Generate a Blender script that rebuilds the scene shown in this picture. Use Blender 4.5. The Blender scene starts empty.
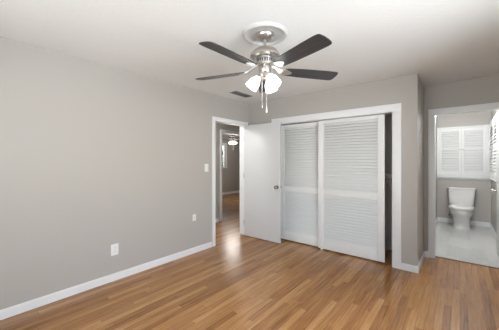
import bpy, bmesh, math, random
from mathutils import Vector, Matrix
random.seed(7)
C = bpy.context.scene
COL = C.collection
R = math.radians
PI = math.pi

# ------------------------------------------------------------------ camera
cd = bpy.data.cameras.new('camera'); cam = bpy.data.objects.new('camera', cd); COL.objects.link(cam)
cd.sensor_width = 36.0; cd.lens = 256 * 36.0 / 499; cd.shift_y = -3.8 / 499
cd.clip_start = 0.02; cd.clip_end = 200
cam.location = (0, 0, 1.365); cam.rotation_euler = (R(90), 0, R(39.4))
C.camera = cam

# ------------------------------------------------------------------ world, lights, exposure
C.view_settings.view_transform = 'Standard'; C.view_settings.look = 'None'
C.view_settings.gamma = 1; C.view_settings.use_curve_mapping = False
C.view_settings.exposure = 0.40
w = bpy.data.worlds.new('sky'); C.world = w; w.use_nodes = True
wn = w.node_tree; bg = wn.nodes['Background']
sk = wn.nodes.new('ShaderNodeTexSky'); sk.sky_type = 'NISHITA'; sk.sun_disc = False
sk.sun_elevation = R(40); sk.sun_rotation = R(120)
wn.links.new(sk.outputs[0], bg.inputs[0]); bg.inputs[1].default_value = 0.25

def area(name, loc, rot, sx, sy, watts, col):
    l = bpy.data.lights.new(name, 'AREA'); l.shape = 'RECTANGLE'; l.size = sx; l.size_y = sy
    l.energy = watts; l.color = col
    o = bpy.data.objects.new(name, l); COL.objects.link(o); o.location = loc; o.rotation_euler = rot
    return o
# daylight entering through the windows of the rooms (the lights stand outside the glass)
DAY = (0.89, 0.955, 1.0)
area('daylight_side_window', (1.50, 1.2, 1.5), (0, R(84), 0), 1.5, 2.6, 125, DAY)
area('daylight_rear_window', (-0.8, -1.60, 1.5), (R(90), 0, 0), 2.6, 1.5, 48, DAY)
area('daylight_far_window', (-8.5, 6.9, 3.0), (0, R(-52), 0), 1.2, 1.6, 190, DAY)
# added fill lamps aimed up through the bedroom windows to brighten the ceiling
area('ceiling_fill_side_window', (2.1, 1.2, 0.35), (0, R(132), 0), 1.4, 3.4, 150, (0.97, 0.985, 1.0))
area('ceiling_fill_rear_window', (-0.8, -2.2, 0.35), (R(125), 0, 0), 3.6, 1.4, 215, (0.97, 0.985, 1.0))

def lamp(name, loc, watts, radius, col, parent=None):
    l = bpy.data.lights.new(name, 'POINT'); l.energy = watts; l.shadow_soft_size = radius; l.color = col
    o = bpy.data.objects.new(name, l); COL.objects.link(o); o.location = loc
    if parent is not None: o.parent = parent
    return o

# ------------------------------------------------------------------ materials
def mat(name, col, rough=0.5, metal=0.0, spec=0.5, bump=0.0, bscale=60, emit=None, estr=0, coat=0.0, var=0.0):
    m = bpy.data.materials.new(name); m.use_nodes = True
    nt = m.node_tree; p = nt.nodes['Principled BSDF']
    p.inputs['Base Color'].default_value = (*col, 1); p.inputs['Roughness'].default_value = rough
    p.inputs['Metallic'].default_value = metal; p.inputs['Specular IOR Level'].default_value = spec
    p.inputs['Coat Weight'].default_value = coat
    tc = nt.nodes.new('ShaderNodeTexCoord')
    if emit:
        p.inputs['Emission Color'].default_value = (*emit, 1); p.inputs['Emission Strength'].default_value = estr
    if bump:
        n = nt.nodes.new('ShaderNodeTexNoise'); n.inputs['Scale'].default_value = bscale; n.inputs['Detail'].default_value = 4
        b = nt.nodes.new('ShaderNodeBump'); b.inputs['Strength'].default_value = bump; b.inputs['Distance'].default_value = 0.01
        nt.links.new(tc.outputs['Object'], n.inputs['Vector']); nt.links.new(n.outputs['Fac'], b.inputs['Height'])
        nt.links.new(b.outputs['Normal'], p.inputs['Normal'])
    if var:
        n = nt.nodes.new('ShaderNodeTexNoise'); n.inputs['Scale'].default_value = 3.0; n.inputs['Detail'].default_value = 3
        mx = nt.nodes.new('ShaderNodeMixRGB'); mx.inputs[1].default_value = (*[c * (1 - var) for c in col], 1)
        mx.inputs[2].default_value = (*[min(1, c * (1 + var)) for c in col], 1)
        nt.links.new(tc.outputs['Object'], n.inputs['Vector']); nt.links.new(n.outputs['Fac'], mx.inputs[0])
        nt.links.new(mx.outputs[0], p.inputs['Base Color'])
    return m

def plank_mat(name, width, length, ramp, rough, grain, seam_col, bump=0.15, seam=0.012):
    """floor boards running along Y"""
    m = bpy.data.materials.new(name); m.use_nodes = True
    nt = m.node_tree; L = nt.links; p = nt.nodes['Principled BSDF']
    def N(t, **k):
        n = nt.nodes.new(t)
        for a, b in k.items(): setattr(n, a, b)
        return n
    def M(op, a, b=None):
        n = N('ShaderNodeMath', operation=op)
        for i, v in enumerate((a, b)):
            if v is None: continue
            if isinstance(v, (int, float)): n.inputs[i].default_value = v
            else: L.new(v, n.inputs[i])
        return n.outputs[0]
    tc = N('ShaderNodeTexCoord'); sp = N('ShaderNodeSeparateXYZ'); L.new(tc.outputs['Object'], sp.inputs[0])
    u = M('DIVIDE', sp.outputs['X'], width); row = M('FLOOR', u); fu = M('FRACT', u)
    wn1 = N('ShaderNodeTexWhiteNoise', noise_dimensions='1D'); L.new(row, wn1.inputs['W'])
    sh = M('MULTIPLY', wn1.outputs['Value'], 7.3)
    v = M('ADD', M('DIVIDE', sp.outputs['Y'], length), sh); brd = M('FLOOR', v); fv = M('FRACT', v)
    cb = N('ShaderNodeCombineXYZ'); L.new(row, cb.inputs[0]); L.new(brd, cb.inputs[1])
    wn2 = N('ShaderNodeTexWhiteNoise', noise_dimensions='2D'); L.new(cb.outputs[0], wn2.inputs['Vector'])
    # grain: noise stretched along the board, shifted per board
    mp = N('ShaderNodeCombineXYZ')
    L.new(M('MULTIPLY', sp.outputs['X'], 75), mp.inputs[0]); L.new(M('MULTIPLY', sp.outputs['Y'], 3.0), mp.inputs[1])
    L.new(M('MULTIPLY', wn2.outputs['Value'], 60), mp.inputs[2])
    ng = N('ShaderNodeTexNoise'); ng.inputs['Scale'].default_value = 1.0; ng.inputs['Detail'].default_value = 5
    ng.inputs['Roughness'].default_value = 0.62; ng.inputs['Distortion'].default_value = 0.6
    L.new(mp.outputs[0], ng.inputs['Vector'])
    mp2 = N('ShaderNodeCombineXYZ')
    L.new(M('MULTIPLY', sp.outputs['X'], 14), mp2.inputs[0]); L.new(M('MULTIPLY', sp.outputs['Y'], 1.6), mp2.inputs[1])
    L.new(M('MULTIPLY', wn2.outputs['Value'], 35), mp2.inputs[2])
    n2 = N('ShaderNodeTexNoise'); n2.inputs['Scale'].default_value = 1.0; n2.inputs['Detail'].default_value = 3
    L.new(mp2.outputs[0], n2.inputs['Vector'])
    fac = M('ADD', M('MULTIPLY', wn2.outputs['Value'], 1 - grain),
            M('ADD', M('MULTIPLY', M('SUBTRACT', ng.outputs['Fac'], 0.28), grain * 1.9), M('MULTIPLY', M('SUBTRACT', n2.outputs['Fac'], 0.5), grain * 0.7)))
    cr = N('ShaderNodeValToRGB'); L.new(fac, cr.inputs[0])
    els = cr.color_ramp.elements
    for i, (pos, c) in enumerate(ramp):
        e = els[i] if i < 2 else els.new(pos)
        e.position = pos; e.color = (*c, 1)
    su = M('ADD', M('LESS_THAN', fu, seam), M('GREATER_THAN', fu, 1 - seam))
    sv = M('LESS_THAN', fv, 0.0022 / length)
    s = M('MINIMUM', M('ADD', su, sv), 1.0)
    mx = N('ShaderNodeMixRGB'); L.new(M('MULTIPLY', s, 0.75), mx.inputs[0]); L.new(cr.outputs[0], mx.inputs[1]); mx.inputs[2].default_value = (*seam_col, 1)
    L.new(mx.outputs[0], p.inputs['Base Color'])
    rr = M('ADD', rough, M('MULTIPLY', ng.outputs['Fac'], 0.10)); L.new(rr, p.inputs['Roughness'])
    h = M('SUBTRACT', M('MULTIPLY', ng.outputs['Fac'], 0.3), s)
    b = N('ShaderNodeBump'); b.inputs['Strength'].default_value = bump; b.inputs['Distance'].default_value = 0.002
    L.new(h, b.inputs['Height']); L.new(b.outputs['Normal'], p.inputs['Normal'])
    return m

WALL = mat('greige_paint', (0.452, 0.428, 0.397), 0.62, spec=0.3, bump=0.06, bscale=90)
CEIL = mat('ceiling_paint', (0.77, 0.775, 0.765), 0.85, spec=0.2, bump=0.4, bscale=42)
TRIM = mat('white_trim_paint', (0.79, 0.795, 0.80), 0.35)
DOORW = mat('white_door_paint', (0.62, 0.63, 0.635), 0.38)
LOUV = mat('white_louver_paint', (0.79, 0.795, 0.79), 0.42)
PLATE = mat('white_plastic', (0.80, 0.80, 0.79), 0.3)
SLOT = mat('dark_slot', (0.03, 0.03, 0.03), 0.6)
NICK = mat('brushed_nickel', (0.56, 0.53, 0.50), 0.36, metal=1.0, bump=0.02, bscale=200)
NICKL = mat('bright_nickel', (0.66, 0.65, 0.63), 0.36, metal=1.0)
KNOB = mat('dark_nickel_knob', (0.33, 0.31, 0.29), 0.22, metal=1.0)
PORC = mat('white_porcelain', (0.80, 0.79, 0.77), 0.12, coat=0.4)
VENT = mat('grey_vent_metal', (0.30, 0.29, 0.28), 0.5)
VENTD = mat('dark_vent_duct', (0.05, 0.05, 0.05), 0.7)
GLOW = mat('lit_frosted_glass', (0.95, 0.95, 0.95), 0.4, emit=(1.0, 0.98, 0.95), estr=3.0)
BULB = mat('glowing_bulb', (1, 1, 1), 0.4, emit=(1.0, 0.96, 0.9), estr=12.0)
DOME = mat('lit_dome_glass', (0.95, 0.95, 0.95), 0.4, emit=(1.0, 0.99, 0.97), estr=9.0)
PLAST = mat('medallion_plaster', (0.54, 0.53, 0.51), 0.7, bump=0.1, bscale=60)
STRIP = mat('dark_wood_threshold', (0.10, 0.055, 0.03), 0.45, var=0.2)
LEAF = mat('hedge_leaves', (0.035, 0.085, 0.03), 0.6, var=0.5)
LAWN = mat('lawn_grass', (0.07, 0.13, 0.035), 0.9, bump=0.5, bscale=30, var=0.3)
OAK = plank_mat('oak_floor', 0.057, 1.25,
    [(0.0, (0.13, 0.048, 0.013)), (0.28, (0.295, 0.130, 0.041)), (0.58, (0.43, 0.212, 0.077)), (1.0, (0.60, 0.355, 0.155))],
    0.17, 0.55, (0.07, 0.03, 0.012))
TILE = plank_mat('pale_tile_planks', 0.15, 0.6,
    [(0.0, (0.42, 0.42, 0.41)), (0.45, (0.52, 0.52, 0.51)), (1.0, (0.62, 0.62, 0.61))], 0.28, 0.55, (0.42, 0.41, 0.39), seam=0.008)

def blade_mat():
    m = bpy.data.materials.new('dark_blade_wood'); m.use_nodes = True
    nt = m.node_tree; p = nt.nodes['Principled BSDF']
    tc = nt.nodes.new('ShaderNodeTexCoord'); mp = nt.nodes.new('ShaderNodeMapping'); mp.inputs['Scale'].default_value = (3, 60, 3)
    n = nt.nodes.new('ShaderNodeTexNoise'); n.inputs['Scale'].default_value = 1; n.inputs['Detail'].default_value = 5
    cr = nt.nodes.new('ShaderNodeValToRGB'); cr.color_ramp.elements[0].color = (0.016, 0.015, 0.018, 1); cr.color_ramp.elements[1].color = (0.052, 0.047, 0.049, 1)
    cr.color_ramp.elements[0].position = 0.3; cr.color_ramp.elements[1].position = 0.75
    nt.links.new(tc.outputs['Object'], mp.inputs[0]); nt.links.new(mp.outputs[0], n.inputs['Vector'])
    nt.links.new(n.outputs['Fac'], cr.inputs[0]); nt.links.new(cr.outputs[0], p.inputs['Base Color'])
    p.inputs['Roughness'].default_value = 0.42
    return m
BLADE = blade_mat()

def glass_mat():
    m = bpy.data.materials.new('window_glass'); m.use_nodes = True
    nt = m.node_tree; nt.nodes.remove(nt.nodes['Principled BSDF']); out = nt.nodes['Material Output']
    t = nt.nodes.new('ShaderNodeBsdfTransparent'); g = nt.nodes.new('ShaderNodeBsdfGlossy'); g.inputs['Roughness'].default_value = 0.03
    f = nt.nodes.new('ShaderNodeFresnel'); f.inputs['IOR'].default_value = 1.3
    mx = nt.nodes.new('ShaderNodeMixShader')
    nt.links.new(f.outputs[0], mx.inputs[0]); nt.links.new(t.outputs[0], mx.inputs[1]); nt.links.new(g.outputs[0], mx.inputs[2])
    nt.links.new(mx.outputs[0], out.inputs[0])
    return m
GLASS = glass_mat()

# ------------------------------------------------------------------ mesh helpers
def box(bm, a, b, bev=0.0, M=None):
    x0, y0, z0 = a; x1, y1, z1 = b
    vs = [bm.verts.new((x, y, z)) for z in (z0, z1) for (x, y) in ((x0, y0), (x1, y0), (x1, y1), (x0, y1))]
    fs = [(0, 3, 2, 1), (4, 5, 6, 7), (0, 1, 5, 4), (1, 2, 6, 5), (2, 3, 7, 6), (3, 0, 4, 7)]
    faces = [bm.faces.new([vs[i] for i in f]) for f in fs]
    if bev:
        es = list({e for f in faces for e in f.edges})
        r = bmesh.ops.bevel(bm, geom=es, offset=bev, segments=2, affect='EDGES', profile=0.6)
        vs = list({v for f in r['faces'] for v in f.verts} | {v for v in vs if v.is_valid})
    if M is not None:
        bmesh.ops.transform(bm, matrix=M, verts=[v for v in vs if v.is_valid])
    return bm

def lathe(bm, prof, n=32, M=None, close=True):
    rings = []
    for r, z in prof:
        if r < 1e-6: rings.append([bm.verts.new((0, 0, z))])
        else: rings.append([bm.verts.new((r * math.cos(2 * PI * i / n), r * math.sin(2 * PI * i / n), z)) for i in range(n)])
    for A, B in zip(rings, rings[1:]):
        if len(A) == 1 and len(B) == 1: continue
        for i in range(n):
            j = (i + 1) % n
            q = [A[0] if len(A) == 1 else A[i], B[0] if len(B) == 1 else B[i], B[0] if len(B) == 1 else B[j], A[0] if len(A) == 1 else A[j]]
            u = []
            for v in q:
                if v not in u: u.append(v)
            bm.faces.new(u)
    vs = [v for R_ in rings for v in R_]
    if M is not None: bmesh.ops.transform(bm, matrix=M, verts=vs)
    return bm

def loft(bm, rings, n=32, cap=True, M=None):
    """rings: (z, cx, cy, rx, ry, power) superellipses"""
    RR = []
    for z, cx, cy, rx, ry, pw in rings:
        ring = []
        for i in range(n):
            t = 2 * PI * i / n; c, s = math.cos(t), math.sin(t)
            ring.append(bm.verts.new((cx + rx * math.copysign(abs(c) ** (2 / pw), c), cy + ry * math.copysign(abs(s) ** (2 / pw), s), z)))
        RR.append(ring)
    for A, B in zip(RR, RR[1:]):
        for i in range(n):
            j = (i + 1) % n; bm.faces.new((A[i], A[j], B[j], B[i]))
    if cap:
        bm.faces.new(list(reversed(RR[0]))); bm.faces.new(RR[-1])
    if M is not None: bmesh.ops.transform(bm, matrix=M, verts=[v for r in RR for v in r])
    return bm

def tube(bm, pts, r, n=10):
    pts = [Vector(p) for p in pts]; rings = []
    for i, p in enumerate(pts):
        d = (pts[min(i + 1, len(pts) - 1)] - pts[max(i - 1, 0)]).normalized()
        up = Vector((0, 0, 1)) if abs(d.z) < 0.9 else Vector((1, 0, 0))
        a = d.cross(up).normalized(); b = d.cross(a).normalized()
        rr = r[i] if isinstance(r, (list, tuple)) else r
        rings.append([bm.verts.new(p + rr * (math.cos(2 * PI * k / n) * a + math.sin(2 * PI * k / n) * b)) for k in range(n)])
    for A, B in zip(rings, rings[1:]):
        for i in range(n):
            j = (i + 1) % n; bm.faces.new((A[i], A[j], B[j], B[i]))
    bm.faces.new(list(reversed(rings[0]))); bm.faces.new(rings[-1])
    return bm

def obj(name, bm, m, parent=None, loc=(0, 0, 0), rot=(0, 0, 0), smooth=True):
    bmesh.ops.recalc_face_normals(bm, faces=bm.faces)
    if smooth:
        for f in bm.faces: f.smooth = True
        for e in bm.edges:
            if len(e.link_faces) == 2 and e.calc_face_angle(0) > R(35): e.smooth = False
    me = bpy.data.meshes.new(name); bm.to_mesh(me); bm.free(); me.materials.append(m)
    o = bpy.data.objects.new(name, me); COL.objects.link(o); o.location = loc; o.rotation_euler = rot
    if parent is not None: o.parent = parent
    return o

def tag(o, label, cat, group=None, kind=None):
    o['label'] = label; o['category'] = cat
    if group: o['group'] = group
    if kind: o['kind'] = kind
    return o

def thing(name, label, cat, loc=(0, 0, 0), rotz=0, group=None, kind=None):
    o = bpy.data.objects.new(name, None); COL.objects.link(o); o.location = loc; o.rotation_euler = (0, 0, rotz)
    o.empty_display_size = 0.1
    return tag(o, label, cat, group, kind)

def boxes(*bs, bev=0.0):
    bm = bmesh.new()
    for a, b in bs: box(bm, a, b, bev)
    return bm

def struct(name, bm, m, label, cat, parent=None):
    o = obj(name, bm, m, parent, smooth=False)
    return tag(o, label, cat, kind='structure')

def copy_tree(o, parent=None):
    c = o.copy(); COL.objects.link(c)
    if parent is not None: c.parent = parent
    for ch in list(o.children): copy_tree(ch, c)
    return c

# ------------------------------------------------------------------ the shell
H = 2.44
XL, XR = -3.06, 1.20          # bedroom side walls
YC, YB, YN = 3.72, 4.42, -1.30   # closet front, bathroom wall, wall behind the camera
T = 0.12
struct('floor', boxes(((-7.62, YN - T, -0.1), (XR + T, 4.53, 0)), ((-7.62, 4.53, -0.1), (-0.46, 9.02, 0))), OAK,
       'glossy reddish-brown oak strip floor of the bedroom and hall', 'floor')
struct('floor_bath', boxes(((-0.46, 4.53, -0.1), (0.62, 7.37, 0))), TILE, 'pale grey plank tile floor under the toilet', 'floor')
struct('ceiling', boxes(((-7.62, YN - T, H), (XR + T, 9.02, H + 0.1))), CEIL, 'off-white lightly textured ceiling', 'ceiling')

EY0, EY1, EZ = 2.842, 3.60, 2.03      # entry door opening in the left wall
struct('wall_left', boxes(((XL - T, YN, 0), (XL, EY0, H)), ((XL - T, EY0, EZ), (XL, EY1, H)), ((XL - T, EY1, 0), (XL, 5.42, H))), WALL,
       'long plain greige wall with the outlet and light switch', 'wall')
CX0, CX1, CZ = -2.45, -0.665, 2.01    # closet opening
struct('wall_closet', boxes(((XL, YC, 0), (CX0, YC + T, H)), ((CX0, YC, CZ), (CX1, YC + T, H)), ((CX1, YC, 0), (-0.40, YC + T, H))), WALL,
       'greige wall around the louvered closet doors', 'wall')
struct('wall_closet_side', boxes(((-0.52, YC + T, 0), (-0.40, YB, H))), WALL, 'short greige return wall between closet and bathroom door', 'wall')
BX0, BX1, BZ = -0.28, 0.435, 2.03    # bathroom opening
struct('wall_bath', boxes(((XL, YB, 0), (BX0, YB + T, H)), ((BX0, YB, BZ), (BX1, YB + T, H)), ((BX1, YB, 0), (XR, YB + T, H))), WALL,
       'greige wall over and beside the bathroom doorway', 'wall')
WY0, WY1, WZ0, WZ1 = 0.1, 2.3, 0.85, 2.1
struct('wall_right', boxes(((XR, YN, 0), (XR + T, WY0, H)), ((XR, WY1, 0), (XR + T, YB + T, H)), ((XR, WY0, 0), (XR + T, WY1, WZ0)), ((XR, WY0, WZ1), (XR + T, WY1, H))), WALL,
       'greige bedroom wall with the side window', 'wall')
RX0, RX1 = -2.3, 0.7
struct('wall_back', boxes(((XL - T, YN - T, 0), (RX0, YN, H)), ((RX1, YN - T, 0), (XR + T, YN, H)), ((RX0, YN - T, 0), (RX1, YN, WZ0)), ((RX0, YN - T, WZ1), (RX1, YN, H))), WALL,
       'greige bedroom wall with the rear window', 'wall')
struct('wall_bath_left', boxes(((-0.52, YB + T, 0), (-0.40, 7.37, H))), WALL, 'greige bathroom wall on the closet side', 'wall')
struct('wall_bath_back', boxes(((-0.40, 7.25, 0), (0.62, 7.37, H))), WALL, 'greige bathroom wall behind the toilet', 'wall')
struct('wall_bath_right', boxes(((0.50, YB + T, 0), (0.62, 7.25, H))), WALL, 'greige bathroom wall behind the open door', 'wall')
HX = -4.20; FY0, FY1 = 4.115, 4.93
struct('wall_hall', boxes(((HX - T, 1.38, 0), (HX, FY0, H)), ((HX - T, FY0, 2.03), (HX, FY1, H)), ((HX - T, FY1, 0), (HX, 9.02, H))), WALL,
       'grey hall wall with the doorway to the far room', 'wall')
struct('wall_hall_near', boxes(((HX, 1.38, 0), (XL - T, 1.5, H))), WALL, 'grey wall closing the near end of the hall', 'wall')
struct('wall_hall_end', boxes(((HX, 5.30, 0), (XL - T, 5.42, H))), WALL, 'grey wall closing the far end of the hall', 'wall')
QX = -7.50; QY0, QY1, QZ0, QZ1 = 6.55, 7.57, 1.10, 2.05
struct('wall_far_room', boxes(((QX - T, 3.78, 0), (QX, QY0, H)), ((QX - T, QY1, 0), (QX, 9.02, H)), ((QX - T, QY0, 0), (QX, QY1, QZ0)), ((QX - T, QY0, QZ1), (QX, QY1, H))), WALL,
       'grey wall of the far room with its window', 'wall')
struct('wall_far_near', boxes(((QX, 3.78, 0), (HX - T, 3.90, H))), WALL, 'grey side wall of the far room nearer the bedroom', 'wall')
struct('wall_far_side', boxes(((QX, 8.90, 0), (HX - T, 9.02, H))), WALL, 'grey side wall at the deep end of the far room', 'wall')

# baseboards ---------------------------------------------------------
def bb(name, segs, label, h=0.082):
    bm = bmesh.new()
    for (x0, y0, x1, y1) in segs:
        box(bm, (x0, y0, 0), (x1, y1, h - 0.012), 0)
        # slimmer rounded cap
        dx = 0.004 if (x1 - x0) < (y1 - y0) else 0; dy = 0.004 if dx == 0 else 0
        box(bm, (x0 + (dx if label.endswith('~') else 0), y0 + dy, h - 0.012), (x1 - dx, y1 - 0, h), 0)
    o = obj(name, bm, TRIM, smooth=False); tag(o, label.rstrip('~'), 'baseboard', kind='structure'); return o
bt = 0.014
bb('baseboard_left', [(XL, YN, XL + bt, EY0 - 0.07)], 'white baseboard along the long greige wall')
bb('baseboard_closet', [(-0.568, YC - bt, -0.386, YC), (-3.046, YC - bt, CX0 - 0.097, YC)], 'white baseboard at the foot of the closet wall')
bb('baseboard_closet_side', [(-0.40, YC, -0.386, YB)], 'white baseboard on the return wall beside the closet')
bb('baseboard_bath', [(-0.386, YB - bt, BX0 - 0.066, YB), (BX1 + 0.066, YB - bt, XR, YB)], 'white baseboard beside the bathroom doorway')
bb('baseboard_right', [(XR - bt, YN, XR, YB - bt)], 'white baseboard under the side window')
bb('baseboard_back', [(XL + bt, YN, XR - bt, YN + bt)], 'white baseboard under the rear window')
bb('baseboard_bath_left', [(-0.40, YB + T, -0.386, 7.25)], 'white baseboard on the closet side of the bathroom', 0.092)
bb('baseboard_bath_back', [(-0.386, 7.236, 0.486, 7.25)], 'white baseboard on the wall behind the toilet', 0.092)
bb('baseboard_bath_right', [(0.486, 5.3, 0.50, 7.25)], 'white baseboard on the bathroom wall past the open door', 0.092)
bb('baseboard_hall', [(HX, 1.5, HX + bt, FY0 - 0.10), (HX, FY1 + 0.10, HX + bt, 5.3)], 'white baseboard along the hall wall')
bb('baseboard_far_room', [(QX, 3.9, QX + bt, 8.9)], 'white baseboard under the far room window')

# door casings and jambs ---------------------------------------------
def casing_x(name, X, y0, y1, z, wd, side, label):      # on a wall facing +-X
    a, b = (X, X + 0.018) if side > 0 else (X - 0.018, X)
    bm = boxes(((a, y0 - wd, 0), (b, y0, z)), ((a, y1, 0), (b, y1 + wd, z)), ((a, y0 - wd, z), (b, y1 + wd, z + wd)), bev=0.003)
    o = obj(name, bm, TRIM); return tag(o, label, 'door casing', kind='structure')
def casing_y(name, Y, x0, x1, z, wd, side, label):
    a, b = (Y, Y + 0.018) if side > 0 else (Y - 0.018, Y)
    bm = boxes(((x0 - wd, a, 0), (x0, b, z)), ((x1, a, 0), (x1 + wd, b, z)), ((x0 - wd, a, z), (x1 + wd, b, z + wd)), bev=0.003)
    o = obj(name, bm, TRIM); return tag(o, label, 'door casing', kind='structure')
casing_x('trim_1', XL, EY0, EY1, 2.02, 0.062, 1, 'white casing framing the entry doorway on the bedroom side')
casing_x('trim_2', XL - T, EY0, EY1, 2.02, 0.07, -1, 'white casing framing the entry doorway on the hall side')
tag(obj('trim_3', boxes(((XL - T, EY0, 0), (XL, EY0 + 0.012, 2.018)), ((XL - T, EY1 - 0.003, 0), (XL, EY1, 2.018)), ((XL - T, EY0, 2.018), (XL, EY1, 2.03))), TRIM, smooth=False),
    'white jamb lining inside the entry doorway', 'door jamb', kind='structure')
casing_y('trim_4', YC, CX0, CX1, 2.005, 0.095, -1, 'wide white casing framing the closet opening')
tag(obj('trim_5', boxes(((CX0, YC, 0), (CX0 + 0.012, YC + T, 1.998)), ((CX1 - 0.012, YC, 0), (CX1, YC + T, 1.998)), ((CX0, YC, 1.998), (CX1, YC + T, 2.01))), TRIM, smooth=False),
    'white jamb lining inside the closet opening', 'door jamb', kind='structure')
casing_y('trim_6', YB, BX0, BX1, 2.03, 0.065, -1, 'white casing framing the bathroom doorway')
tag(obj('trim_7', boxes(((BX0, YB, 0), (BX0 + 0.012, YB + T, 2.018)), ((BX1 - 0.005, YB, 0), (BX1, YB + T, 2.018)), ((BX0, YB, 2.018), (BX1, YB + T, 2.03))), TRIM, smooth=False),
    'white jamb lining inside the bathroom doorway', 'door jamb', kind='structure')
casing_x('trim_8', HX, FY0, FY1, 2.03, 0.058, 1, 'white casing framing the far room doorway across the hall')
tag(obj('trim_9', boxes(((HX - T, FY0, 0), (HX, FY0 + 0.012, 2.018)), ((HX - T, FY1 - 0.012, 0), (HX, FY1, 2.018)), ((HX - T, FY0, 2.018), (HX, FY1, 2.03))), TRIM, smooth=False),
    'white jamb lining inside the far room doorway', 'door jamb', kind='structure')
tag(obj('trim_10', boxes(((BX0 + 0.012, 4.505, 0), (BX1 - 0.005, 4.535, 0.007)), bev=0.002), STRIP), 'thin dark threshold strip between oak floor and bathroom tile', 'threshold', kind='structure')

# windows ------------------------------------------------------------
def window(name, M, wd, h, label, sill=True):
    """local: x across, z up, +y outdoors; origin bottom centre of the opening on the inner wall face"""
    r = thing(name, label, 'window', kind='structure')
    r.matrix_world = M
    f = 0.045
    bm = bmesh.new()
    for a, b in (((-wd / 2, 0.03, 0), (-wd / 2 + f, 0.09, h)), ((wd / 2 - f, 0.03, 0), (wd / 2, 0.09, h)), ((-wd / 2 + f, 0.03, 0), (wd / 2 - f, 0.09, f)), ((-wd / 2 + f, 0.03, h - f), (wd / 2 - f, 0.09, h)),
                 ((-wd / 2 + f, 0.035, h / 2 - 0.02), (wd / 2 - f, 0.085, h / 2 + 0.02))):
        box(bm, a, b, 0.003)
    nv = max(2, round(wd / 0.32))
    for i in range(1, nv):
        x = -wd / 2 + wd * i / nv; box(bm, (x - 0.009, 0.045, f), (x + 0.009, 0.075, h - f), 0)
    for k in (0.25, 0.75):
        box(bm, (-wd / 2 + f, 0.047, h * k - 0.009), (wd / 2 - f, 0.073, h * k + 0.009), 0)
    obj('window_frame', bm, TRIM, r)
    obj('glass_pane', boxes(((-wd / 2 + f, 0.058, f), (wd / 2 - f, 0.062, h - f))), GLASS, r, smooth=False)
    c = 0.065
    obj('window_casing', boxes(((-wd / 2 - c, -0.018, 0), (-wd / 2, 0, h)), ((wd / 2, -0.018, 0), (wd / 2 + c, 0, h)), ((-wd / 2 - c, -0.018, h), (wd / 2 + c, 0, h + c)), bev=0.003), TRIM, r)
    obj('window_sill', boxes(((-wd / 2 - c - 0.02, -0.045, -0.022), (wd / 2 + c + 0.02, 0.0, 0)), ((-wd / 2, 0, -0.0), (wd / 2, 0.03, 0.006)), bev=0.002), TRIM, r)
    return r
window('window_1', Matrix.Translation((XR, (WY0 + WY1) / 2, WZ0)) @ Matrix.Rotation(R(-90), 4, 'Z'), WY1 - WY0, WZ1 - WZ0, 'white gridded window in the bedroom side wall')
window('window_2', Matrix.Translation(((RX0 + RX1) / 2, YN, WZ0)) @ Matrix.Rotation(R(180), 4, 'Z'), RX1 - RX0, WZ1 - WZ0, 'white gridded window in the wall facing the closet')
window('window_3', Matrix.Translation((QX, (QY0 + QY1) / 2, QZ0)) @ Matrix.Rotation(R(90), 4, 'Z'), QY1 - QY0, QZ1 - QZ0, 'small white gridded window in the far room beyond the hall')

# outdoors, seen through the far window
struct('ground', boxes(((-40, -25, -0.62), (30, 40, -0.6))), LAWN, 'green lawn outside the windows', 'lawn')
bm = bmesh.new()
for i in range(3600):
    u, v = random.random(), random.random()
    th = u * PI; rr = 1.0 + random.uniform(-0.18, 0.05)
    p = Vector((-10.4 + rr * 0.75 * math.cos(th * 2), 7.2 + 4.2 * (v - 0.5) * 1.6, -0.6 + 3.1 * rr * abs(math.sin(th)) ** 0.7))
    a = Vector((random.gauss(0, 1), random.gauss(0, 1), random.gauss(0, 1))).normalized(); b = a.cross(Vector((random.gauss(0, 1), random.gauss(0, 1), 1))).normalized()
    s = random.uniform(0.08, 0.16)
    bm.faces.new([bm.verts.new(p + a * s), bm.verts.new(p + b * s * 0.5), bm.verts.new(p - a * s), bm.verts.new(p - b * s * 0.5)])
for i in range(10):
    y = 3.9 + i * 0.72; tube(bm, [(-10.4, y, -0.6), (-10.35, y + 0.1, 0.4), (-10.4, y - 0.05, 1.3)], [0.05, 0.035, 0.015], 6)
tag(obj('hedge', bm, LEAF, smooth=False), 'dark green hedge outside the far room window', 'hedge', kind='stuff')

# ------------------------------------------------------------------ doors
# entry leaf, standing open in front of the closet wall
d1 = thing('door_1', 'plain white slab entry door standing open beside the closet', 'door', (-3.050, 3.560, 0), R(0.8), kind='structure')
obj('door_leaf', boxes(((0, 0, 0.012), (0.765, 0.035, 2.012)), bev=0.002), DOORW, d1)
def knob(parent, x, y, z, ydir, mtl, name='door_knob'):
    M = Matrix.Translation((x, y, z)) @ Matrix.Rotation(R(90) * (1 if ydir < 0 else -1), 4, 'X')
    bm = bmesh.new()
    lathe(bm, [(0, 0), (0.032, 0), (0.032, 0.004), (0.026, 0.009), (0.012, 0.011), (0.011, 0.028), (0.018, 0.032), (0.027, 0.040), (0.030, 0.050), (0.026, 0.061), (0.014, 0.067), (0, 0.068)], 28, M)
    return obj(name, bm, mtl, parent)
k = knob(d1, 0.712, 0.0, 0.935, -1, KNOB); k['label'] = 'dark nickel round door knob'
k = knob(d1, 0.712, 0.035, 0.935, 1, KNOB); k['label'] = 'dark nickel round door knob on the rear side'
obj('latch_plate', boxes(((0.765, 0.006, 0.905), (0.7668, 0.029, 0.965))), NICK, d1)
for z in (0.25, 1.10, 1.78):
    bm = boxes(((-0.009, -0.001, z - 0.045), (0.0, 0.033, z + 0.045)))
    lathe(bm, [(0, z - 0.047), (0.006, z - 0.047), (0.006, z + 0.047), (0, z + 0.047)], 10, Matrix.Translation((-0.004, -0.005, 0)))
    obj('hinge', bm, NICK, d1)

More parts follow.
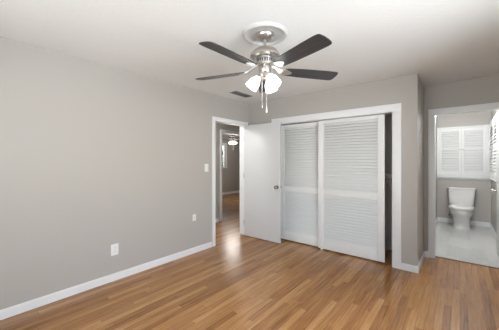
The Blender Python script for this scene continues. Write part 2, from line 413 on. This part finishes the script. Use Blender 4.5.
# bathroom leaf, open against the bathroom wall
d2 = thing('door_2', 'white bathroom door opened flat against the bathroom side wall', 'door', (0.456, 4.563, 0), R(90), kind='structure')
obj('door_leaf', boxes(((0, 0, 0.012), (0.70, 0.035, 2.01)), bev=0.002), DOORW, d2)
k = knob(d2, 0.635, 0.035, 0.93, 1, NICK)
for z in (0.25, 1.10, 1.78):
    obj('hinge', boxes(((-0.008, 0.002, z - 0.045), (0.0, 0.033, z + 0.045))), NICK, d2)

# louvered sliding closet doors
def louver_door(name, x0, x1, y0, y1, z0, z1, label):
    r = thing(name, label, 'closet door', ((x0 + x1) / 2, (y0 + y1) / 2, 0), kind='structure')
    hw = (x1 - x0) / 2; ht = (y1 - y0) / 2; st = 0.085
    obj('door_frame', boxes(((-hw, -ht, z0), (-hw + st, ht, z1)), ((hw - st, -ht, z0), (hw, ht, z1)),
        ((-hw + st, -ht, z0), (hw - st, ht, 0.165)), ((-hw + st, -ht, 0.838), (hw - st, ht, 0.925)), ((-hw + st, -ht, z1 - 0.05), (hw - st, ht, z1)), bev=0.002), LOUV, r)
    for nm, a, b in (('lower_louvers', 0.165, 0.838), ('upper_louvers', 0.925, z1 - 0.05)):
        n = round((b - a) / 0.0415); pz = (b - a) / n
        bm = bmesh.new()
        for i in range(n):
            zc = a + (i + 0.5) * pz
            M = Matrix.Translation((0, 0, zc)) @ Matrix.Rotation(R(48 if nm == 'lower_louvers' else 54), 4, 'X')
            box(bm, (-hw + st, -0.0235, -0.003), (hw - st, 0.0235, 0.003), 0.0012, M)
        obj(nm, bm, LOUV, r)
    return r
dl = louver_door('door_3', -2.432, -1.62, 3.803, 3.833, 0.018, 1.985, 'white louvered sliding closet door on the rear track behind the entry door edge')
dr = louver_door('door_4', -1.705, -0.772, 3.762, 3.792, 0.018, 1.990, 'white louvered sliding closet door on the front track next to the open gap')
tag(obj('door_guide', boxes(((-1.665, 3.755, 0), (-1.635, 3.80, 0.020)), bev=0.002), PLATE), 'small white floor guide under the overlap of the closet doors', 'door guide')

# closet interior
sh = thing('closet_shelf', 'white shelf on metal brackets inside the dark closet', 'shelf', (-1.0, 4.42, 1.16))
obj('shelf_board', boxes(((-0.90, -0.33, 0.0), (0.478, -0.02, 0.019)), ((-0.90, -0.02, -0.06), (0.478, 0, 0.019)), bev=0.002), mat('closet_shelf_paint', (0.75, 0.75, 0.74), 0.5), sh)
for x in (-0.55, 0.17):
    bm = boxes(((x - 0.012, -0.004, -0.24), (x + 0.012, 0.0, -0.06)), ((x - 0.012, -0.28, -0.006), (x + 0.012, -0.02, 0.0)))
    tube(bm, [(x, -0.005, -0.22), (x, -0.14, -0.13), (x, -0.26, -0.01)], 0.006, 8)
    tube(bm, [(x, -0.245, -0.01), (x, -0.25, -0.105), (x, -0.275, -0.125), (x, -0.30, -0.105)], 0.006, 8)
    obj('shelf_bracket', bm, NICK, sh)
bm = tube(bmesh.new(), [(-1.9, 4.143, 1.068), (-0.522, 4.143, 1.068)], 0.015, 14)
tag(obj('closet_rod', bm, NICK), 'round metal hanging rod under the closet shelf', 'closet rod')

# ------------------------------------------------------------------ wall plates on the left wall
def outlet(name, y, z, w_, h_, label, cat, kind_):
    r = thing(name, label, cat, (XL, y, z))
    obj('cover_plate', boxes(((0, -w_ / 2, -h_ / 2), (0.006, w_ / 2, h_ / 2)), bev=0.002), PLATE, r)
    if kind_ == 'duplex':
        for dz in (-0.024, 0.024):
            f = obj('socket', loft(bmesh.new(), [(0, 0, 0, 0.0165, 0.014, 3), (0.003, 0, 0, 0.016, 0.0135, 3)], 20), PLATE, r, (0.006, 0, dz), (R(90), 0, R(90)))
            for sx in (-0.0065, 0.0065):
                obj('slot', boxes(((sx - 0.0012, -0.004, 0.003), (sx + 0.0012, 0.005, 0.0034))), SLOT, f, smooth=False)
        obj('screw', lathe(bmesh.new(), [(0, 0.0015), (0.0035, 0.001), (0.0035, 0)], 10), NICK, r, (0.006, 0, 0), (0, R(90), 0))
    elif kind_ == 'switch':
        obj('rocker', boxes(((0.006, -0.017, -0.033), (0.010, 0.017, 0.033)), bev=0.0015), PLATE, r)
    else:
        obj('jack', lathe(bmesh.new(), [(0.007, 0), (0.007, 0.006), (0.004, 0.008), (0, 0.008)], 12), NICK, r, (0.006, 0, 0), (0, R(90), 0))
    return r
outlet('wall_outlet', 1.288, 0.352, 0.082, 0.128, 'white duplex outlet low on the long greige wall, nearer the camera', 'outlet', 'duplex')
outlet('cable_outlet', 2.425, 0.525, 0.062, 0.098, 'small white cable outlet plate on the greige wall below the light switch', 'outlet', 'jack')
outlet('light_switch', 2.665, 1.262, 0.075, 0.122, 'white light switch on the greige wall beside the entry doorway', 'light switch', 'switch')

# ------------------------------------------------------------------ ceiling vent
vt = thing('ceiling_vent', 'grey metal air vent on the ceiling behind the fan lights', 'vent', (-2.71, 3.09, H))
obj('vent_frame', boxes(((-0.075, -0.20, -0.008), (-0.058, 0.20, 0)), ((0.058, -0.20, -0.008), (0.075, 0.20, 0)), ((-0.058, -0.20, -0.008), (0.058, -0.183, 0)), ((-0.058, 0.183, -0.008), (0.058, 0.20, 0)), bev=0.002), VENT, vt)
obj('duct_opening', boxes(((-0.058, -0.183, -0.0025), (0.058, 0.183, -0.0005))), VENTD, vt, smooth=False)
bm = bmesh.new()
for i in range(7):
    x = -0.049 + i * 0.0163
    box(bm, (-0.007, -0.183, -0.0008), (0.007, 0.183, 0.0008), 0, Matrix.Translation((x, 0, -0.007)) @ Matrix.Rotation(R(38), 4, 'Y'))
obj('vent_slats', bm, VENT, vt)

# ------------------------------------------------------------------ ceiling fan with lights
FX, FY = -1.272, 1.755
md = tag(obj('ceiling_medallion', lathe(bmesh.new(), [(0, -0.003), (0.080, -0.003), (0.120, -0.003), (0.145, -0.004), (0.155, -0.010), (0.162, -0.021), (0.172, -0.024), (0.181, -0.020), (0.187, -0.010), (0.193, -0.003), (0.193, 0)], 64), PLAST, None, (FX, FY, H)),
    'round plaster ceiling medallion above the bedroom fan', 'ceiling medallion')

def make_fan(label):
    r = thing('ceiling_fan', label, 'ceiling fan', (FX, FY, H - 0.003))
    z0 = 0.010   # heights below are measured from the ceiling
    obj('canopy', lathe(bmesh.new(), [(0.0, 0.0), (0.080, 0.0), (0.081, -0.008), (0.076, -0.024), (0.062, -0.040), (0.038, -0.052), (0.022, -0.056), (0.0, -0.056)], 40), NICK, r)
    obj('downrod', lathe(bmesh.new(), [(0.0, -0.025), (0.012, -0.025), (0.012, -0.088), (0.022, -0.092), (0.022, -0.102), (0.0, -0.102)], 20), NICK, r)
    obj('motor_housing', lathe(bmesh.new(), [(0.0, -0.095), (0.030, -0.095), (0.060, -0.101), (0.092, -0.117), (0.114, -0.139), (0.125, -0.163), (0.126, -0.176), (0.112, -0.186), (0.080, -0.190), (0.0, -0.190)], 48), NICK, r)
    bm = lathe(bmesh.new(), [(0.0, -0.188), (0.074, -0.188), (0.074, -0.196), (0.066, -0.198), (0.066, -0.228), (0.082, -0.230), (0.084, -0.238), (0.075, -0.244), (0.0, -0.244)], 40)
    obj('motor_collar', bm, NICKL, r)
    bm = bmesh.new()
    for i in range(20):
        box(bm, (0.0655, -0.0045, -0.226), (0.0672, 0.0045, -0.200), 0, Matrix.Rotation(2 * PI * i / 20, 4, 'Z'))
    obj('motor_vents', bm, SLOT, r, smooth=False)
    obj('switch_housing', lathe(bmesh.new(), [(0.0, -0.242), (0.048, -0.242), (0.052, -0.250), (0.052, -0.292), (0.046, -0.305), (0.050, -0.310), (0.052, -0.326), (0.040, -0.340), (0.018, -0.346), (0.010, -0.356), (0.0, -0.358)], 36), NICK, r)
    # blades
    L0 = 0.168
    for i in range(5):
        ang = R(-18.7 + 72 * i)
        bm = bmesh.new(); th = 0.006; outl = []
        prof = [(0, 0.044), (0.03, 0.054), (0.15, 0.063), (0.35, 0.069), (0.45, 0.069), (0.476, 0.066), (0.488, 0.060), (0.494, 0.050), (0.499, 0.022)]
        pts = [(x + L0, w_) for x, w_ in prof] + [(x + L0, -w_) for x, w_ in reversed(prof)]
        top = [bm.verts.new((x, y, th / 2)) for x, y in pts]; bot = [bm.verts.new((x, y, -th / 2)) for x, y in pts]
        bm.faces.new(top); bm.faces.new(list(reversed(bot)))
        for a in range(len(pts)):
            b = (a + 1) % len(pts); bm.faces.new((top[a], bot[a], bot[b], top[b]))
        bl = obj('fan_blade', bm, BLADE, r, (0, 0, -0.283), (R(-12), 0, ang))
        bl.rotation_mode = 'XYZ'
        # metal arm carrying the blade
        bm = bmesh.new()
        secs = [(0.060, 0.016, 0.050), (0.095, 0.015, 0.046), (0.125, 0.026, 0.022), (0.150, 0.040, 0.008), (0.180, 0.040, 0.004), (0.215, 0.026, 0.004), (0.240, 0.008, 0.004)]
        R1 = []
        for x, w_, dz in secs:
            R1.append([bm.verts.new((x, -w_, dz)), bm.verts.new((x, w_, dz)), bm.verts.new((x, w_, dz + 0.006)), bm.verts.new((x, -w_, dz + 0.006))])
        for A, B in zip(R1, R1[1:]):
            for q in range(4):
                bm.faces.new((A[q], A[(q + 1) % 4], B[(q + 1) % 4], B[q]))
        bm.faces.new(R1[0]); bm.faces.new(list(reversed(R1[-1])))
        obj('blade_arm', bm, NICKL, r, (0, 0, -0.297), (R(-12), 0, ang))
    # three lit glass shades on short arms
    for a in (180, 308, 56):
        ang = R(a + 39.4)
        ca, sa = math.cos(ang), math.sin(ang)
        M = Matrix.Rotation(ang, 4, 'Z') @ Matrix.Translation((0.050, 0, -0.335)) @ Matrix.Rotation(R(180 - 36), 4, 'Y') @ Matrix.Scale(0.84, 4)
        shd = obj('lamp_shade', lathe(bmesh.new(), [(0.026, 0.012), (0.028, 0.022), (0.040, 0.040), (0.053, 0.065), (0.060, 0.095), (0.062, 0.120), (0.065, 0.140),
                (0.062, 0.140), (0.058, 0.118), (0.056, 0.095), (0.049, 0.066), (0.036, 0.042), (0.024, 0.024), (0.022, 0.012), (0.026, 0.012)], 32, M), GLOW, r)
        shd['label'] = 'lit frosted glass shade'
        obj('bulb', lathe(bmesh.new(), [(0, 0.03), (0.012, 0.034), (0.014, 0.050), (0.028, 0.075), (0.030, 0.090), (0.022, 0.106), (0, 0.114)], 20, M), BULB, shd)
        obj('shade_holder', lathe(bmesh.new(), [(0, -0.028), (0.012, -0.028), (0.014, -0.008), (0.030, 0.002), (0.031, 0.016), (0.029, 0.016), (0.0, 0.010)], 24, M), NICK, shd)
    for (a, ln) in ((262, 0.270), (282, 0.31)):
        ang = R(a + 39.4); x, y = 0.050 * math.cos(ang), 0.050 * math.sin(ang)
        if a == 262: x += -0.02 * math.cos(R(39.4)); y += -0.02 * math.sin(R(39.4))
        zt = -0.30
        bm = bmesh.new()
        zz = zt
        tube(bm, [(x, y, zt), (x, y, zt - ln)], 0.0016, 8)
        for q in range(int(ln / 0.008)):
            bmesh.ops.create_icosphere(bm, subdivisions=1, radius=0.0028, matrix=Matrix.Translation((x, y, zt - 0.004 - q * 0.008)))
        ch = obj('pull_chain', bm, NICKL, r)
        obj('chain_pull', lathe(bmesh.new(), [(0, 0.006), (0.003, 0.004), (0.006, -0.012), (0.007, -0.03), (0.005, -0.04), (0, -0.042)], 14, Matrix.Translation((x, y, zt - ln))), NICK if a == 262 else PLATE, ch)
    for ch in r.children:
        if not ch.name.startswith('canopy'): ch.location.z -= 0.020
    return r
fan = make_fan('five-blade dark brushed-nickel ceiling fan with glowing shades hanging in the bedroom')
fan2 = copy_tree(fan); fan2.location = (-6.3, 6.72, H); fan2.rotation_euler = (0, 0, R(34))
lamp('fan_light', (-6.3, 6.72, 1.70), 22, 0.28, (1.0, 0.97, 0.93))
fan2['label'] = 'ceiling fan with lit shades in the far room seen through the hall'
fan['group'] = fan2['group'] = 'five-blade ceiling fans with lights'

# flush dome lamps: the bathroom's, and an unseen one added to brighten the hall
def dome(x, y, label, watts):
    r = thing('ceiling_light', label, 'ceiling light', (x, y, H), group='flush dome ceiling lights')
    obj('lamp_base', lathe(bmesh.new(), [(0, 0), (0.15, 0), (0.155, -0.012), (0.145, -0.026), (0, -0.026)], 40), NICK, r)
    obj('lamp_shade', lathe(bmesh.new(), [(0.142, -0.026), (0.135, -0.055), (0.105, -0.082), (0.06, -0.098), (0, -0.103)], 40), DOME, r)
    lamp('dome_light', (0, 0, -0.22), watts, 0.12, (0.96, 0.98, 1.0), r)
    return r
dome(0.05, 5.45, 'round flush dome light on the bathroom ceiling', 42)
dome(-3.7, 2.3, 'round flush dome light added out of view to brighten the hall', 34)

# ------------------------------------------------------------------ bathroom shutters
def shutter_set(name, M, wd, z0, z1, label, knobs=True):
    """local x across, -y into the room, origin on the wall at floor level"""
    r = thing(name, label, 'shutters'); r.matrix_world = M
    f = 0.035; h = z1 - z0
    obj('outer_frame', boxes(((-wd / 2, -0.05, z0), (-wd / 2 + f, 0, z1)), ((wd / 2 - f, -0.05, z0), (wd / 2, 0, z1)), ((-wd / 2 + f, -0.05, z0), (wd / 2 - f, 0, z0 + f * 0.6)), ((-wd / 2 + f, -0.05, z1 - f), (wd / 2 - f, 0, z1)), bev=0.003), LOUV, r)
    for s in (-1, 1):
        xa, xb = (-wd / 2 + f + 0.002, -0.0015) if s < 0 else (0.0015, wd / 2 - f - 0.002)
        za, zb = z0 + f * 0.6 + 0.003, z1 - f - 0.003; st = 0.045; zm = z0 + 0.54 * h
        p = obj('shutter_panel', boxes(((xa, -0.042, za), (xa + st, -0.014, zb)), ((xb - st, -0.042, za), (xb, -0.014, zb)),
            ((xa + st, -0.042, za), (xb - st, -0.014, za + 0.09)), ((xa + st, -0.042, zb - 0.06), (xb - st, -0.014, zb)), ((xa + st, -0.042, zm - 0.02), (xb - st, -0.014, zm + 0.02)), bev=0.002), LOUV, r)
        bm = bmesh.new()
        for a, b in ((za + 0.09, zm - 0.02), (zm + 0.02, zb - 0.06)):
            n = round((b - a) / 0.056); pz = (b - a) / n
            for i in range(n):
                box(bm, (xa + st, -0.030, -0.004), (xb - st, 0.030, 0.004), 0.002, Matrix.Translation((0, -0.028, a + (i + 0.5) * pz)) @ Matrix.Rotation(R(58), 4, 'X'))
        obj('louvers', bm, LOUV, p)
        kx = -0.024 if s < 0 else 0.024
        kb = lathe(bmesh.new(), [(0, 0), (0.006, 0), (0.006, 0.012), (0.014, 0.018), (0.015, 0.026), (0.009, 0.032), (0, 0.033)], 16, Matrix.Translation((kx, -0.042, zm)) @ Matrix.Rotation(R(90), 4, 'X'))
        o = obj('shutter_knob', kb, NICK, p); o['label'] = 'small round metal knob'
    return r
shutter_set('window_shutters', Matrix.Translation((0.030, 7.25, 0)), 0.86, 1.025, 2.12, 'white louvered window shutters with two knobs on the wall above the toilet')
shutter_set('window_shutters', Matrix.Translation((0.50, 6.30, 0)) @ Matrix.Rotation(R(-90), 4, 'Z'), 1.50, 1.025, 2.12, 'white louvered shutters on the bathroom side wall, beside the toilet window shutters')
tag(obj('trim_11', boxes(((-0.40, 7.185, 1.0), (0.50, 7.25, 1.022)), ((-0.40, 7.235, 0.955), (0.50, 7.25, 1.0)), bev=0.002), TRIM), 'white ledge running under the bathroom shutters', 'ledge', kind='structure')

# ------------------------------------------------------------------ toilet
TX, TY = 0.025, 7.245
t = thing('toilet', 'white two-piece toilet below the bathroom shutters', 'toilet', (TX, TY, 0))
# local -y points into the room
obj('base', loft(bmesh.new(), [(0.0, 0, -0.355, 0.150, 0.225, 3), (0.02, 0, -0.355, 0.147, 0.222, 3), (0.06, 0, -0.35, 0.134, 0.207, 2.8), (0.16, 0, -0.35, 0.133, 0.205, 2.6), (0.23, 0, -0.37, 0.145, 0.228, 2.4),
        (0.29, 0, -0.415, 0.176, 0.268, 2.2), (0.34, 0, -0.43, 0.198, 0.290, 2.15), (0.385, 0, -0.435, 0.196, 0.288, 2.1), (0.398, 0, -0.435, 0.180, 0.272, 2.1)], 40), PORC, t)
obj('rear_deck', loft(bmesh.new(), [(0.30, 0, -0.15, 0.10, 0.10, 4), (0.36, 0, -0.145, 0.165, 0.115, 4), (0.425, 0, -0.125, 0.175, 0.105, 5), (0.432, 0, -0.125, 0.172, 0.102, 5)], 32), PORC, t)
obj('seat', loft(bmesh.new(), [(0.402, 0, -0.44, 0.200, 0.292, 2.15), (0.408, 0, -0.44, 0.208, 0.299, 2.15), (0.420, 0, -0.44, 0.208, 0.299, 2.15), (0.424, 0, -0.44, 0.203, 0.294, 2.15)], 40), PORC, t)
obj('seat_lid', loft(bmesh.new(), [(0.4255, 0, -0.44, 0.199, 0.288, 2.15), (0.430, 0, -0.44, 0.204, 0.294, 2.15), (0.442, 0, -0.435, 0.200, 0.290, 2.2), (0.450, 0, -0.43, 0.165, 0.255, 2.3), (0.453, 0, -0.42, 0.10, 0.18, 2.3)], 40), PORC, t)
obj('tank', loft(bmesh.new(), [(0.434, 0, -0.125, 0.190, 0.080, 5), (0.445, 0, -0.122, 0.200, 0.088, 6), (0.60, 0, -0.118, 0.212, 0.096, 7), (0.765, 0, -0.115, 0.222, 0.102, 8)], 48), PORC, t)
obj('tank_lid', loft(bmesh.new(), [(0.766, 0, -0.116, 0.228, 0.106, 8), (0.772, 0, -0.116, 0.234, 0.111, 8), (0.795, 0, -0.116, 0.234, 0.111, 8), (0.804, 0, -0.116, 0.226, 0.103, 8)], 48), PORC, t)
bm = bmesh.new(); lathe(bm, [(0, 0), (0.012, 0), (0.012, 0.012), (0, 0.012)], 14, Matrix.Translation((-0.17, -0.208, 0.715)) @ Matrix.Rotation(R(90), 4, 'X'))
tube(bm, [(-0.17, -0.224, 0.715), (-0.14, -0.228, 0.710), (-0.10, -0.228, 0.702)], [0.006, 0.006, 0.008], 10)
o = obj('flush_lever', bm, NICKL, t); o['label'] = 'chrome flush lever'
for s in (-1, 1):
    obj('floor_bolt_cap', lathe(bmesh.new(), [(0.013, 0), (0.012, 0.010), (0.006, 0.015), (0, 0.016)], 14), PORC, t, (s * 0.160, -0.30, 0.0))
bm = bmesh.new()
tube(bm, [(-0.205, -0.012, 0.17), (-0.205, -0.055, 0.17)], 0.008, 10); tube(bm, [(-0.205, -0.05, 0.155), (-0.205, -0.05, 0.20)], 0.011, 10)
tube(bm, [(-0.205, -0.05, 0.20), (-0.20, -0.06, 0.27), (-0.19, -0.09, 0.33), (-0.17, -0.11, 0.40), (-0.155, -0.12, 0.437)], 0.005, 8)
lathe(bm, [(0, 0), (0.022, 0), (0.020, 0.006), (0, 0.007)], 16, Matrix.Translation((-0.205, -0.002, 0.17)) @ Matrix.Rotation(R(90), 4, 'X'))
tube(bm, [(-0.205, -0.055, 0.17), (-0.205, -0.085, 0.17)], [0.016, 0.013], 12)
o = obj('supply_valve', bm, KNOB, t); o['label'] = 'dark metal water supply valve and hose'
